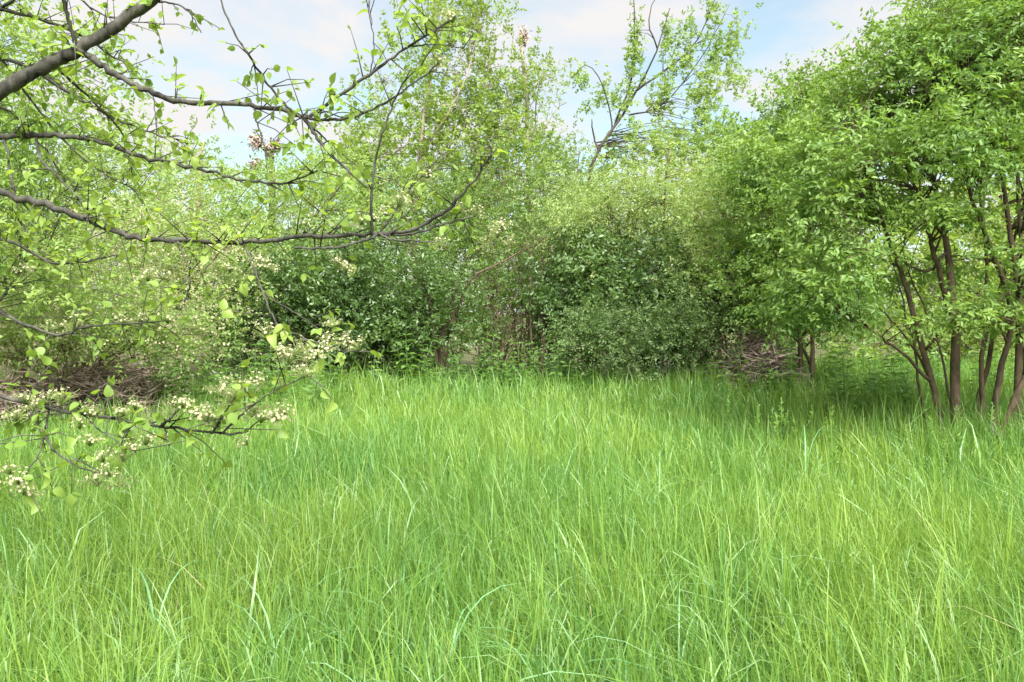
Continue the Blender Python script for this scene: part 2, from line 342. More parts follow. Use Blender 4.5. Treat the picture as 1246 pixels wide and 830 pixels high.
TS = {5: [0, .36, .58, .76, .90, 1], 4: [0, .42, .70, .88, 1], 3: [0, .5, .8, 1], 2: [0, .62, 1]}
def grass_blades(n, y0, y1, segs, hmean, wid, spread):
    y = np.sqrt(rng.uniform((y0 + spread) ** 2, (y1 + spread) ** 2, n)) - spread
    x = rng.uniform(-0.80, 0.80, n) * (y + spread)
    # tufts: pull blades towards tuft centres
    cell = 0.17; gx = np.floor(x / cell); gy = np.floor(y / cell); hsh = np.sin(gx * 127.1 + gy * 311.7) * 43758.5453; hsh -= np.floor(hsh)
    hs2 = np.sin(gx * 269.5 + gy * 183.3) * 43758.5453; hs2 -= np.floor(hs2)
    pull = rng.uniform(0, 0.8, n) ** 1.2
    x = x * (1 - pull) + (gx + 0.2 + 0.6 * hsh) * cell * pull; y = y * (1 - pull) + (gy + 0.2 + 0.6 * hs2) * cell * pull
    keep = (y < edge_y(x) + rng.normal(0.5, 0.5, n)) | (x > 3.9)
    x, y, hsh, hs2 = x[keep], y[keep], hsh[keep], hs2[keep]; n = len(x)
    lowf = noise2(x, y, 1.1, 3); h = hmean * np.clip(rng.normal(0.9, 0.25, n) + 0.22 * lowf + 0.35 * (hsh - 0.5), 0.3, 2)
    tall = np.exp(-((x - 4.0) ** 2 / 2.5 + (y - 7.0) ** 2 / 1.2)); h *= 1 + 0.45 * tall
    h *= np.where(x < -1.2, 0.9, 1.0)
    hole = np.exp(-((x + 1.05) ** 2 + (y - 5.15) ** 2) / 0.09); h *= 1 - 0.65 * hole
    az = rng.uniform(0, 2 * np.pi, n) * 0.75 + hs2 * 6.28 * 0.25
    bend = np.abs(rng.normal(0, 0.36, n)) + 0.06; flop = rng.random(n) < 0.24; bend[flop] += rng.uniform(0.35, 1.0, flop.sum())
    ldir = np.stack([np.cos(az), np.sin(az), np.zeros(n)], 1); side = np.stack([-np.sin(az), np.cos(az), np.zeros(n)], 1)
    tw = rng.uniform(-1.2, 1.2, n); sv = side * np.cos(tw)[:, None] + ldir * np.sin(tw)[:, None]
    lean = rng.normal(0, 0.10, (n, 2)); w = wid * rng.uniform(0.5, 1.3, n); base = np.stack([x, y, hgt(x, y) - 0.02], 1)
    co = rng.random(n) < 0.035; bend[co] += rng.uniform(0.25, 0.7, co.sum()); h[co] *= 1.12; w[co] *= 1.55
    V = []
    for s in range(segs + 1):
        t = TS[segs][s]; ww = w * (1 - t ** 2.2) * 0.5 * (0.75 + 0.5 * min(t * 3, 1))
        zz = h * (t - 0.55 * bend * t ** 4); out = h * bend * t ** 3 * 0.75
        c = base + ldir * out[:, None] + np.array([0, 0, 1.0]) * zz[:, None]; c[:, :2] += lean * (h * t)[:, None]
        if s < segs: V += [c - sv * ww[:, None], c + sv * ww[:, None]]
        else: V += [c]
    V = np.stack(V, 1); K = V.shape[1]
    fl, fs = [], []
    for s in range(segs - 1): fl += [2 * s, 2 * s + 1, 2 * s + 3, 2 * s + 2]; fs.append(4)
    fl += [2 * segs - 2, 2 * segs - 1, 2 * segs]; fs.append(3)
    loops = (np.array(fl)[None] + (np.arange(n) * K)[:, None]).ravel()
    rnd = np.clip(rng.normal(0.45, 0.28, n) + 0.25 * (hsh - 0.5), 0, 1)
    straw = (rng.random(n) < 0.004).astype(int); straw[co] = 2
    nf = len(fs); grad = np.linspace(0.22, -0.12, nf)
    return V.reshape(-1, 3), loops, np.tile(fs, n), np.clip(rnd[:, None] + grad[None, :], 0, 1).ravel(), np.repeat(straw, nf)

def make_grass():
    for nm, lab, args in (('meadow_grass', 'tall bright green meadow grass in the foreground', (104000, 1.1, 5.0, 5, 0.58, 0.0064, 0.9)),
                     ('meadow_grass', 'bright green grass across the middle of the meadow', (98000, 4.9, 8.6, 3, 0.58, 0.0085, 0.9)),
                     ('meadow_grass', 'green grass along the far edge of the meadow by the hedge', (100000, 8.5, 15.0, 2, 0.56, 0.012, 0.9))):
        v, l, s, r, mi = grass_blades(*args)
        o = link(nm, mesh_np(nm, v, l, s, [M['grass'], M['straw'], M['coarse']], {'rnd': ('FACE', r)}, mi)); o['kind'] = 'stuff'; o['label'] = lab; o['category'] = 'grass'
make_grass()

# ------------------------------------------------------------------ the hedge, bushes and trees behind the meadow
def gx(px, d): return P(px, 415, d).x
def bush(name, label, cat, bpx, d, lobes, nleaf, L, mat, **kw):
    return shrub(name, label, cat, (gx(bpx, d), d), [lob(l[0], l[1], d + (l[4] if len(l) > 4 else 0), l[2], l[3]) for l in lobes], nleaf, L, mat, **kw)

bush('blossom_bush', 'cream blossomed bush behind the left brush pile at the frame of the meadow', 'bush', 40, 10.6, [(30, 330, 90, 90), (-60, 350, 110, 110), (90, 390, 80, 50)], 26000, 0.055, 'yellow', blossom=0.34, nstem=6, shoots=40, bark='bark')
bush('blossom_bush', 'broad pale bush frosted with cream blossom above the brown brush pile', 'bush', 180, 12.2, [(150, 340, 110, 75), (240, 370, 90, 60), (210, 300, 110, 60)], 30000, 0.05, 'yellow', blossom=0.48, nstem=6, shoots=40)
bush('hedge_bush', 'lemon green rounded bush behind the blossoming bushes', 'bush', 330, 14.2, [(330, 270, 130, 70), (420, 260, 90, 80), (250, 250, 120, 70), (360, 340, 120, 80)], 34000, 0.055, 'yellow', nstem=6, shoots=50, stem_r=0.04, blossom=0.10)
bush('hedge_bush', 'tall loose yellow green bush left of the broken trunks', 'bush', 90, 14.5, [(60, 240, 130, 90), (150, 230, 110, 70), (-70, 250, 140, 120), (60, 340, 180, 90)], 34000, 0.055, 'yellow', nstem=6, shoots=50, stem_r=0.04, blossom=0.08)
bush('dark_bush', 'dark green glossy bush with a low hollow beneath its left side', 'bush', 360, 12.7, [(345, 365, 75, 55), (400, 340, 70, 50), (340, 420, 80, 45), (420, 400, 70, 60)], 23000, 0.065, 'dark', nstem=7, shoots=25, dens_shell=0.35)
bush('dark_bush', 'dark green bush leaning over the brown stump in the hedge', 'bush', 490, 13.0, [(475, 350, 75, 65), (520, 400, 60, 55), (450, 410, 80, 50)], 23000, 0.065, 'dark', nstem=6, shoots=30, dens_shell=0.35)
bush('hedge_bush', 'mid green leafy bush filling the gap between the stump and the ivy stems', 'bush', 600, 14.6, [(580, 330, 80, 60), (640, 380, 80, 70), (570, 400, 70, 60), (690, 340, 70, 90)], 24000, 0.055, 'mid', nstem=5, shoots=30)
bush('hedge_bush', 'upright mid green bush below the slender pale trunks', 'bush', 640, 15.6, [(600, 250, 90, 70), (680, 260, 80, 70), (540, 270, 80, 80), (640, 320, 110, 80)], 26000, 0.055, 'mid', nstem=5, shoots=50)
bush('ivy_thicket', 'near black evergreen thicket between the ivy stems and the olive canopy', 'thicket', 740, 13.2, [(725, 350, 75, 60), (770, 330, 80, 50), (700, 400, 45, 50), (800, 390, 80, 60), (860, 360, 70, 50)], 28000, 0.07, 'dark', nstem=6, shoots=15, dens_shell=0.35)
bush('bramble', 'arching grey green bramble in front of the near black thicket', 'bush', 790, 12.3, [(770, 410, 75, 38), (830, 400, 70, 40), (720, 420, 45, 28), (870, 425, 50, 25)], 20000, 0.045, 'bramble', nstem=8, shoots=45, shoot_len=0.6, stem_r=0.014, dens_shell=0.4)
bush('drooping_tree', 'pale olive tree with drooping feathery twigs above the dark thicket', 'tree', 800, 13.7, [(740, 260, 80, 45), (810, 240, 90, 55), (870, 260, 70, 55), (780, 300, 90, 28), (700, 285, 40, 28)], 38000, 0.046, 'pale', ratio=0.4, nstem=3, stem_r=0.06, droop=0.6, updir=0.2, shoots=170, shoot_len=0.95, K=10)
bush('hedge_bush', 'olive green bush behind the pinkish brown brush pile', 'bush', 905, 12.8, [(900, 330, 75, 80), (890, 260, 60, 60), (940, 390, 60, 45), (860, 320, 50, 60)], 26000, 0.05, 'pale', nstem=5, shoots=30)
bush('hedge_tree', 'shadowy green tree standing behind the many stemmed shrub', 'tree', 985, 11.6, [(960, 170, 70, 50), (920, 215, 60, 45), (990, 250, 80, 70), (950, 330, 80, 70), (1010, 360, 70, 50), (1000, 130, 50, 40)], 36000, 0.06, 'right', nstem=4, stem_r=0.05, shoots=50, flatz=0.4)
bush('hedge_bush', 'green bush in the background seen between the brown stems', 'bush', 1150, 15.5, [(1060, 350, 90, 90), (1150, 330, 100, 100), (1240, 340, 110, 110), (1330, 330, 120, 130), (1100, 430, 120, 40), (1230, 440, 120, 40), (1400, 300, 130, 150)], 42000, 0.085, 'tall', nstem=7, shoots=30, per=7, crad=0.35)
bush('hedge_tree', 'tall dense green tree far behind the many stemmed shrub', 'tree', 1230, 18.5, [(1080, 230, 130, 120), (1230, 200, 140, 140), (1380, 180, 150, 160), (1140, 330, 150, 100), (1320, 330, 160, 100)], 22000, 0.12, 'tall', nstem=5, stem_r=0.08, shoots=30, crad=0.45, per=6)
bush('hedge_tree', 'far mid green tree closing the hedge behind the olive canopy', 'tree', 860, 18.0, [(830, 225, 80, 50), (920, 220, 80, 60), (765, 250, 70, 40), (860, 330, 160, 90), (600, 310, 110, 80), (700, 310, 100, 70)], 28000, 0.09, 'tall', nstem=4, stem_r=0.06, shoots=40, per=7, crad=.33)
bush('hedge_bush', 'far bush closing the hedge behind the lemon green bush', 'bush', 300, 18.0, [(180, 290, 150, 80), (330, 290, 150, 80), (470, 280, 130, 90), (30, 280, 170, 100), (300, 380, 300, 70)], 24000, 0.09, 'yellow', nstem=8, shoots=60, per=7, crad=.35)

# slender tall trees
def tall_tree(label, stems_px, lobes, d, nleaf, L, mat, bark, bpx, group=None, **kw):
    b = P(bpx, 415, d); g = float(hgt(b.x, d)); stems = []
    for pts, r0, r1 in stems_px:
        c = [P(x, y, d + (random.uniform(-.3, .3) if i else 0)) for i, (x, y) in enumerate(pts)]
        if pts[0][1] > 250: c = [Vector((c[0].x, d, g - 0.1))] + c
        stems.append((c, r0, r1))
    return bush('slender_tree', label, 'tree', bpx, d, lobes, nleaf, L, mat, stems=stems, bark=bark, group=group, **kw)

tall_tree('slender yellow green tree with upright shoots left of the pale trunks', [([(505, 350), (505, 250), (515, 150), (530, 60), (540, -40)], 0.07, 0.015), ([(505, 250), (470, 170), (455, 100)], 0.035, 0.008), ([(512, 190), (560, 110), (585, 30)], 0.03, 0.008)],
          [(520, 60, 45, 70), (470, 170, 60, 70), (540, 150, 50, 80), (560, 20, 45, 50), (510, 250, 60, 60), (430, 230, 50, 50), (590, 10, 28, 28)], 16.3, 17000, 0.08, 'tall', 'barkpale', 505, updir=1.0, shoots=40, shoot_len=0.8, per=8, crad=0.17, flatz=1.3)
tall_tree('slender leafy tree with many thin pale trunks beside the bare dead pole', [([(585, 350), (580, 240), (585, 140), (598, 60)], 0.06, 0.012), ([(600, 350), (612, 240), (620, 150), (615, 90)], 0.05, 0.012), ([(583, 200), (560, 140), (550, 80)], 0.03, 0.01)],
          [(590, 90, 38, 55), (615, 140, 40, 55), (575, 180, 45, 60), (625, 210, 50, 50), (590, 260, 60, 50), (640, 100, 20, 40)], 16.8, 14000, 0.08, 'tall', 'barkpale', 590, updir=1.0, shoots=25, shoot_len=0.7, per=8, crad=0.15, flatz=1.5)
tall_tree('thin sapling with sparse leaves between the dead pole and the dark forked trunk', [([(668, 350), (664, 250), (652, 150), (655, 110), (668, 60)], 0.03, 0.006), ([(654, 165), (680, 130), (690, 125)], 0.012, 0.004), ([(668, 300), (700, 220), (705, 180)], 0.03, 0.008)],
          [(660, 200, 35, 50), (690, 220, 40, 40), (665, 120, 18, 45), (680, 260, 50, 40)], 17.2, 6500, 0.055, 'tall', 'barkpale', 668, updir=0.8, shoots=14, shoot_len=0.6, per=6, crad=0.2)
tall_tree('tree with a dark forked trunk and long upright leafy shoots', [([(718, 350), (716, 222), (728, 185), (748, 152), (775, 110), (800, 60), (815, 10)], 0.05, 0.008), ([(728, 182), (722, 165), (720, 145)], 0.025, 0.008), ([(735, 172), (745, 158), (735, 110), (715, 80), (695, 95)], 0.018, 0.005), ([(748, 152), (770, 90), (772, 20), (770, -30)], 0.02, 0.005), ([(775, 110), (840, 60), (870, 0)], 0.022, 0.005), ([(765, 140), (808, 125), (858, 62), (888, 5)], 0.018, 0.004), ([(800, 60), (790, 20), (815, -40)], 0.016, 0.004)],
          [(773, 40, 9, 75), (771, 90, 12, 40), (735, 125, 24, 18), (716, 92, 22, 8), (700, 100, 10, 12), (815, 70, 12, 60), (800, 130, 14, 35), (838, 50, 10, 60), (850, 125, 14, 35), (868, 40, 10, 60), (870, 110, 16, 30), (893, 60, 10, 40), (908, 25, 12, 12), (900, 100, 16, 10), (800, 180, 60, 30), (870, 175, 55, 32), (760, 200, 26, 22), (755, 130, 12, 25)], 15.6, 17000, 0.062, 'yellow', 'barkdark', 718, updir=1.2, shoots=0, per=6, crad=0.06, flatz=2.0, twig=0.11, connect=0.15)

# bare and broken trunks
def bare_trunk(name, label, cat, d, tubes, bark, extra=None):
    b = P(tubes[0][0][0][0], 415, d); g = float(hgt(b.x, d)); root = thing(name, label, cat, (b.x, d, g))
    for k, (pts, r) in enumerate(tubes):
        c = [P(x, y, d) for x, y in pts]
        if k == 0: c = [Vector((c[0].x, d, g - 0.1))] + c
        n = 12; rr = np.interp(np.linspace(0, 1, n), np.linspace(0, 1, len(r)), r) * rng.uniform(0.9, 1.12, n)
        rel(link('trunk' if k == 0 else 'branch', tubes_mesh('trunk' if k == 0 else 'branch', [(smooth_path(c, n, 0.01), rr)], [M[bark]], 9)), root)
    if extra:
        cc = []
        for (x, y, rx, rz) in extra:
            c = np.array(P(x, y, d)); cc.append(c + rng.normal(0, 1, (260, 3)) * np.array([rx, rx, rz]) * d / F * 0.5)
        q = np.concatenate(cc); m = len(q)
        f = rel(link('dead_ivy', leaves_mesh('dead_ivy', q, rng.normal(0, 1, (m, 3)) - np.array([0, 0, .8]), rng.normal(0, 1, (m, 3)), rng.uniform(.05, .1, m), rng.uniform(.02, .05, m), T4, [M['dead']])), root); f['kind'] = 'stuff'
    return root
bare_trunk('dead_tree', 'bare pale dead pole with a frayed grey knob at its top', 'tree', 17.0, [([(645, 350), (643, 200), (640, 110), (634, 48)], [0.07, 0.06, 0.045, 0.03]), ([(636, 56), (637, 46), (633, 36)], [0.02, 0.045, 0.02]), ([(641, 118), (662, 92), (672, 96)], [0.02, 0.008]), ([(635, 42), (630, 30)], [0.015, 0.006])], 'barkpale', [(637, 44, 5, 10)])
bare_trunk('broken_tree', 'broken trunk with a shaggy brown crown of dead ivy behind the lemon green bush', 'tree', 15.5, [([(330, 320), (331, 220), (328, 185)], [0.07, 0.06, 0.07]), ([(328, 188), (318, 176), (304, 166)], [0.05, 0.05, 0.02]), ([(328, 186), (334, 176), (340, 164)], [0.05, 0.05, 0.015])], 'barkdark', [(312, 172, 9, 9), (334, 177, 9, 7), (311, 200, 6, 7)])
bare_trunk('broken_tree', 'short pale forked stub of a trunk behind the blossom bushes', 'tree', 15.2, [([(243, 320), (244, 200), (248, 170)], [0.06, 0.055, 0.02]), ([(243, 198), (236, 186), (228, 178)], [0.04, 0.015])], 'dead')
bare_trunk('tree_stump', 'weathered brown stump standing among the dark bushes', 'stump', 13.1, [([(536, 440), (539, 410), (546, 395)], [0.12, 0.10, 0.08]), ([(546, 402), (553, 370), (555, 340)], [0.085, 0.075, 0.06]), ([(556, 360), (580, 335), (625, 312), (670, 285)], [0.018, 0.016, 0.006]), ([(556, 380), (570, 345), (590, 330)], [0.02, 0.008])], 'bark')
bare_trunk('bare_sapling', 'straight pale stem standing in the gap before the dark thicket', 'tree', 13.0, [([(648, 440), (647, 390), (645, 350), (648, 320), (640, 290)], [0.018, 0.015, 0.012, 0.008])], 'bark')
bare_trunk('bare_sapling', 'brown double stem at the shadowed edge of the dark thicket', 'tree', 13.3, [([(660, 440), (662, 390), (658, 340), (668, 300), (690, 280)], [0.06, 0.045, 0.03, 0.012]), ([(662, 395), (672, 360), (668, 325)], [0.02, 0.012])], 'bark')

def twig_tangle():
    d = 13.5; c = P(625, 415, d); root = thing('bare_shrub', 'tangle of bare grey brown twigs between the two dark bushes', 'shrub', (c.x, d, float(hgt(c.x, d))))
    for i in range(30):
        a = P(rng.uniform(555, 700), 470, d + rng.uniform(-.3, .5)); a.z = float(hgt(a.x, a.y)) - .05
        b = P(rng.uniform(560, 710), rng.uniform(275, 390), d + rng.uniform(-.5, .5)); m = (a + b) / 2 + Vector((rng.normal(0, .18), 0, .25)); e = b + Vector((rng.normal(0, .45), rng.normal(0, .2), rng.normal(-.15, .2)))
        pt = smooth_path([a, m, b, e], 9, .012); ps = [(pt, np.linspace(.009, .0025, 9))]
        for k in (4, 5, 6, 7):
            f = rng.normal(0, .25, 3); ps.append((np.array([pt[k], pt[k] + f * .6, pt[k] + f + np.array([0, 0, -.05])]), np.array([.004, .003, .0015])))
        rel(link('twig', tubes_mesh('twig', ps, [M['bark']], 4)), root)
twig_tangle()

# ------------------------------------------------------------------ brush piles of cut branches
def twig_variants(n, mat):
    out = []
    for i in range(n):
        pts = [np.array([0, 0, 0])]; d = np.array([1, 0, 0.0])
        for k in range(4): d = nrm(d + rng.normal(0, 0.22, 3)); pts.append(pts[-1] + d * 0.25)
        pts = np.array(pts); ps = [(pts, np.linspace(0.008, 0.003, 5))]
        for k in (1, 2, 3):
            e = nrm(d + rng.normal(0, 0.8, 3)); ps.append((np.array([pts[k], pts[k] + e * 0.12, pts[k] + e * 0.24 + rng.normal(0, .03, 3)]), np.array([0.004, 0.003, 0.0015])))
        out.append(tubes_mesh('twig', ps, [M[mat]], 4))
    return out
TW = twig_variants(5, 'dead')
def brush_pile(label, px, py, d, rx, rz, n, nlit, slope):
    c = P(px, py, d); k = d / F; g = float(hgt(c.x, d)); root = thing('brush_pile', label, 'brush pile', (c.x, d, g))
    top = c.z + rz * k - g
    for i in range(n):
        a = rng.uniform(-1, 1); b = rng.uniform(-1, 1); hh = top * max(0.12, 1 - a * a) * rng.uniform(0.45, 1.0) * (1 - 0.35 * abs(b))
        o = link('twig', TW[i % 5], root); fl = rng.random() < .5; o.location = (a * rx * k + (.25 if fl else -.25), b * 0.7 - 0.1, hh)
        o.rotation_euler = (rng.uniform(0, 6.28), rng.normal(slope * a, 0.28), rng.normal(0, 0.6) + (math.pi if fl else 0))
        s = rng.uniform(0.45, 0.85); o.scale = (s, s, s)
    m = nlit; a = rng.uniform(-1, 1, m); b = rng.uniform(-1, 1, m); z = top * np.maximum(0.1, 1 - a * a) * rng.uniform(0, 0.95, m) * (1 - 0.35 * abs(b))
    pos = np.stack([a * rx * k, b * 0.7, z], 1); dr = rng.normal(0, 1, (m, 3)) * np.array([1, 0.8, 0.35])
    f = link('litter', leaves_mesh('litter', pos, dr, rng.normal(0, 1, (m, 3)), rng.uniform(0.12, 0.4, m), rng.uniform(0.008, 0.02, m), T4, [M['dead']]), root); f['kind'] = 'stuff'
brush_pile('pinkish brown heap of cut twigs at the foot of the olive bush', 925, 405, 11.95, 48, 10, 140, 3000, 0.35)
brush_pile('brown tangled brush pile under the blossom bushes', 130, 432, 10.2, 100, 12, 100, 2600, 0.3)
bush('blossom_bush', 'low straggling bush with cream blossom half hiding the left brush pile', 'bush', 70, 9.4, [(60, 395, 70, 35), (0, 420, 60, 35), (150, 385, 70, 28), (230, 400, 50, 30), (215, 425, 35, 18), (110, 420, 60, 14)], 14000, 0.05, 'yellow', blossom=0.42, nstem=6, stem_r=0.012, shoots=30, shoot_len=0.4, per=6)
brush_pile('low dark heap of dead twigs beside the large brush pile', 5, 452, 9.0, 60, 10, 50, 1500, 0.3)

# ------------------------------------------------------------------ weeds along the hedge foot
def weed_mesh(h, n, L, mat, seed):
    t = np.repeat(np.linspace(0.25, 1, n), 4); m = len(t); az = np.tile(np.arange(4) * math.pi / 2, n) + np.repeat(np.arange(n) * 0.8, 4) + rng.normal(0, .25, m)
    pos = np.stack([0.02 * np.cos(az), 0.02 * np.sin(az), t * h], 1); dr = np.stack([np.cos(az), np.sin(az), rng.normal(0.1, 0.25, m)], 1)
    nn = np.stack([-0.3 * np.cos(az), -0.3 * np.sin(az), np.ones(m)], 1) + rng.normal(0, .2, (m, 3)); LL = L * (1.15 - 0.6 * t) * rng.uniform(0.8, 1.2, m)
    return leaves_mesh('leaves', pos, dr, nn, LL, LL * 0.5, T6, [M[mat]]), tubes_mesh('stem', [(np.array([[0, 0, -0.05], [0.01, 0, h * .5], [0, 0.01, h]]), np.array([0.006, 0.005, 0.003]))], [M['nettle']], 5)
WV = [weed_mesh(0.55, 7, 0.15, 'nettle', 1), weed_mesh(0.75, 9, 0.14, 'nettle', 2), weed_mesh(0.40, 6, 0.16, 'mid', 3)]
def weeds(label, group, spots):
    for (x, y) in spots:
        root = thing('weed_plant', label, 'weed', (x, y, float(hgt(x, y))), group); root.rotation_euler = (rng.normal(0, .12), rng.normal(0, .12), rng.uniform(0, 6.28)); s = rng.uniform(0.75, 1.35); root.scale = (s, s, s)
        a, b = WV[rng.integers(0, 3)]; link('leaves', a, root)['kind'] = 'stuff'; link('stem', b, root)
weeds('leafy nettle at the foot of the dark hedge', 'nettles along the hedge foot', [(gx(rng.uniform(440, 720), 12.4), rng.uniform(11.9, 13.0)) for i in range(75)])
weeds('bright green weed in front of the left brush pile', 'weeds before the left brush pile', [(gx(rng.uniform(60, 420), 10.5), rng.uniform(9.6, 11.6)) for i in range(85)])
weeds('shaded weed beyond the many stemmed shrub', 'weeds behind the many stemmed shrub', [(gx(rng.uniform(960, 1330), 11.5), rng.uniform(9.0, 14.5)) for i in range(150)])

# ------------------------------------------------------------------ the many-stemmed shrub on the right
def right_shrub():
    D = 7.7
    st = [([(1166, 540, 0), (1164, 430, 0), (1160, 375, 0), (1152, 300, .1), (1138, 230, .2), (1110, 140, .3)], .068, .018),
          ([(1150, 530, .15), (1122, 420, .1), (1096, 330, .1), (1072, 262, 0), (1040, 170, -.2)], .046, .014),
          ([(1134, 465, .12), (1092, 425, .0), (1060, 404, -.2), (1005, 372, -.4)], .022, .008),
          ([(1136, 470, .12), (1118, 436, .2), (1100, 405, .3), (1070, 375, .4)], .02, .008),
          ([(1206, 545, -.3), (1214, 460, -.3), (1232, 400, -.35), (1242, 310, -.4), (1238, 200, -.5)], .048, .015),
          ([(1212, 548, -.5), (1232, 490, -.6), (1262, 420, -.7), (1320, 310, -.8)], .05, .018),
          ([(1196, 520, .3), (1195, 420, .3), (1200, 330, .4), (1188, 190, .5)], .04, .012),
          ([(1238, 540, .1), (1241, 410, .1), (1230, 290, .0), (1212, 180, .1)], .06, .018),
          ([(1128, 515, .4), (1118, 450, .4), (1110, 408, .4), (1095, 350, .5)], .022, .008),
          ([(1160, 520, .3), (1148, 440, .4), (1132, 395, .5), (1105, 330, .6)], .02, .008),
          ([(1252, 550, -.1), (1278, 450, -.1), (1335, 320, .1)], .055, .02),
          ([(1161, 392, .02), (1140, 320, -.1), (1122, 250, -.2), (1100, 190, -.4)], .036, .01),
          ([(1240, 400, .1), (1205, 300, -.1), (1180, 235, -.2), (1165, 130, -.2)], .035, .01),
          ([(1180, 530, .5), (1205, 430, .6), (1222, 330, .7), (1260, 200, .8)], .045, .012),
          ([(1153, 305, .1), (1125, 330, -.1), (1085, 310, -.3), (1045, 300, -.6)], .02, .006)]
    stems = []
    b0 = P(1195, 415, D)
    for pts, r0, r1 in st:
        c = [P(x, y, D + dd) for x, y, dd in pts]
        if pts[0][1] > 500:
            f = c[0]; e = c[1]; s = (f - e).normalized(); s2 = s.copy(); k = (f.z - float(hgt(f.x, f.y)) + 0.08) / max(0.3, -s.z); c = [f + s * k * 0.9 + Vector((0, 0, -0.03))] + c
        stems.append((c, r0 * 0.82, r1 * 0.9))
    L = []
    for x, y, rx, rz, dd in [(1010, 190, 65, 38, .2), (1050, 120, 75, 45, .3), (1155, 48, 80, 45, .2), (1000, 250, 55, 30, -.2), (1050, 200, 60, 26, -.5), (985, 330, 40, 30, .1), (1010, 365, 58, 22, -.2), (985, 385, 35, 16, 0),
                             (1090, 262, 70, 12, .6), (1190, 130, 90, 55, -.3), (1240, 60, 90, 60, -.2), (1215, 190, 80, 24, -.8), (1130, 165, 70, 28, -.6), (1190, 378, 80, 16, -.6), (1110, 392, 60, 12, -.2), (1250, 320, 40, 18, -.8),
                             (1330, 120, 110, 80, 0), (1350, 260, 90, 60, 0), (1300, -20, 120, 70, 0), (1220, -45, 90, 55, .2), (1120, 330, 50, 14, 1.4), (1280, 380, 60, 24, 0), (1330, 370, 70, 40, .2), (1090, 150, 90, 50, 1.0), (1200, 30, 120, 70, 1.0), (1045, 325, 45, 20, -.6), (1098, 58, 36, 26, .1), (1145, 262, 50, 8, -.5)]:
        L.append(lob(x, y, D + dd, rx, rz, w=rx * rz + 250, ry=rx * D / F * 0.85))
    root, paths = shrub('many_stemmed_shrub', 'large leafy shrub with many slender brown stems spreading from the tall grass', 'shrub', (b0.x, D), L, 92000, 0.050, 'right', K=8, ratio=0.5, tmpl=T6, stems=stems, bark='bark', crad=0.16, per=10, droop=0.25, flat=0.35, flatz=0.4, twig=0.2, updir=0.15, shoots=45, shoot_len=0.5, connect=0.45, dens_shell=0.55, singles=leaf_variants('right'))
    return root
RS = right_shrub()

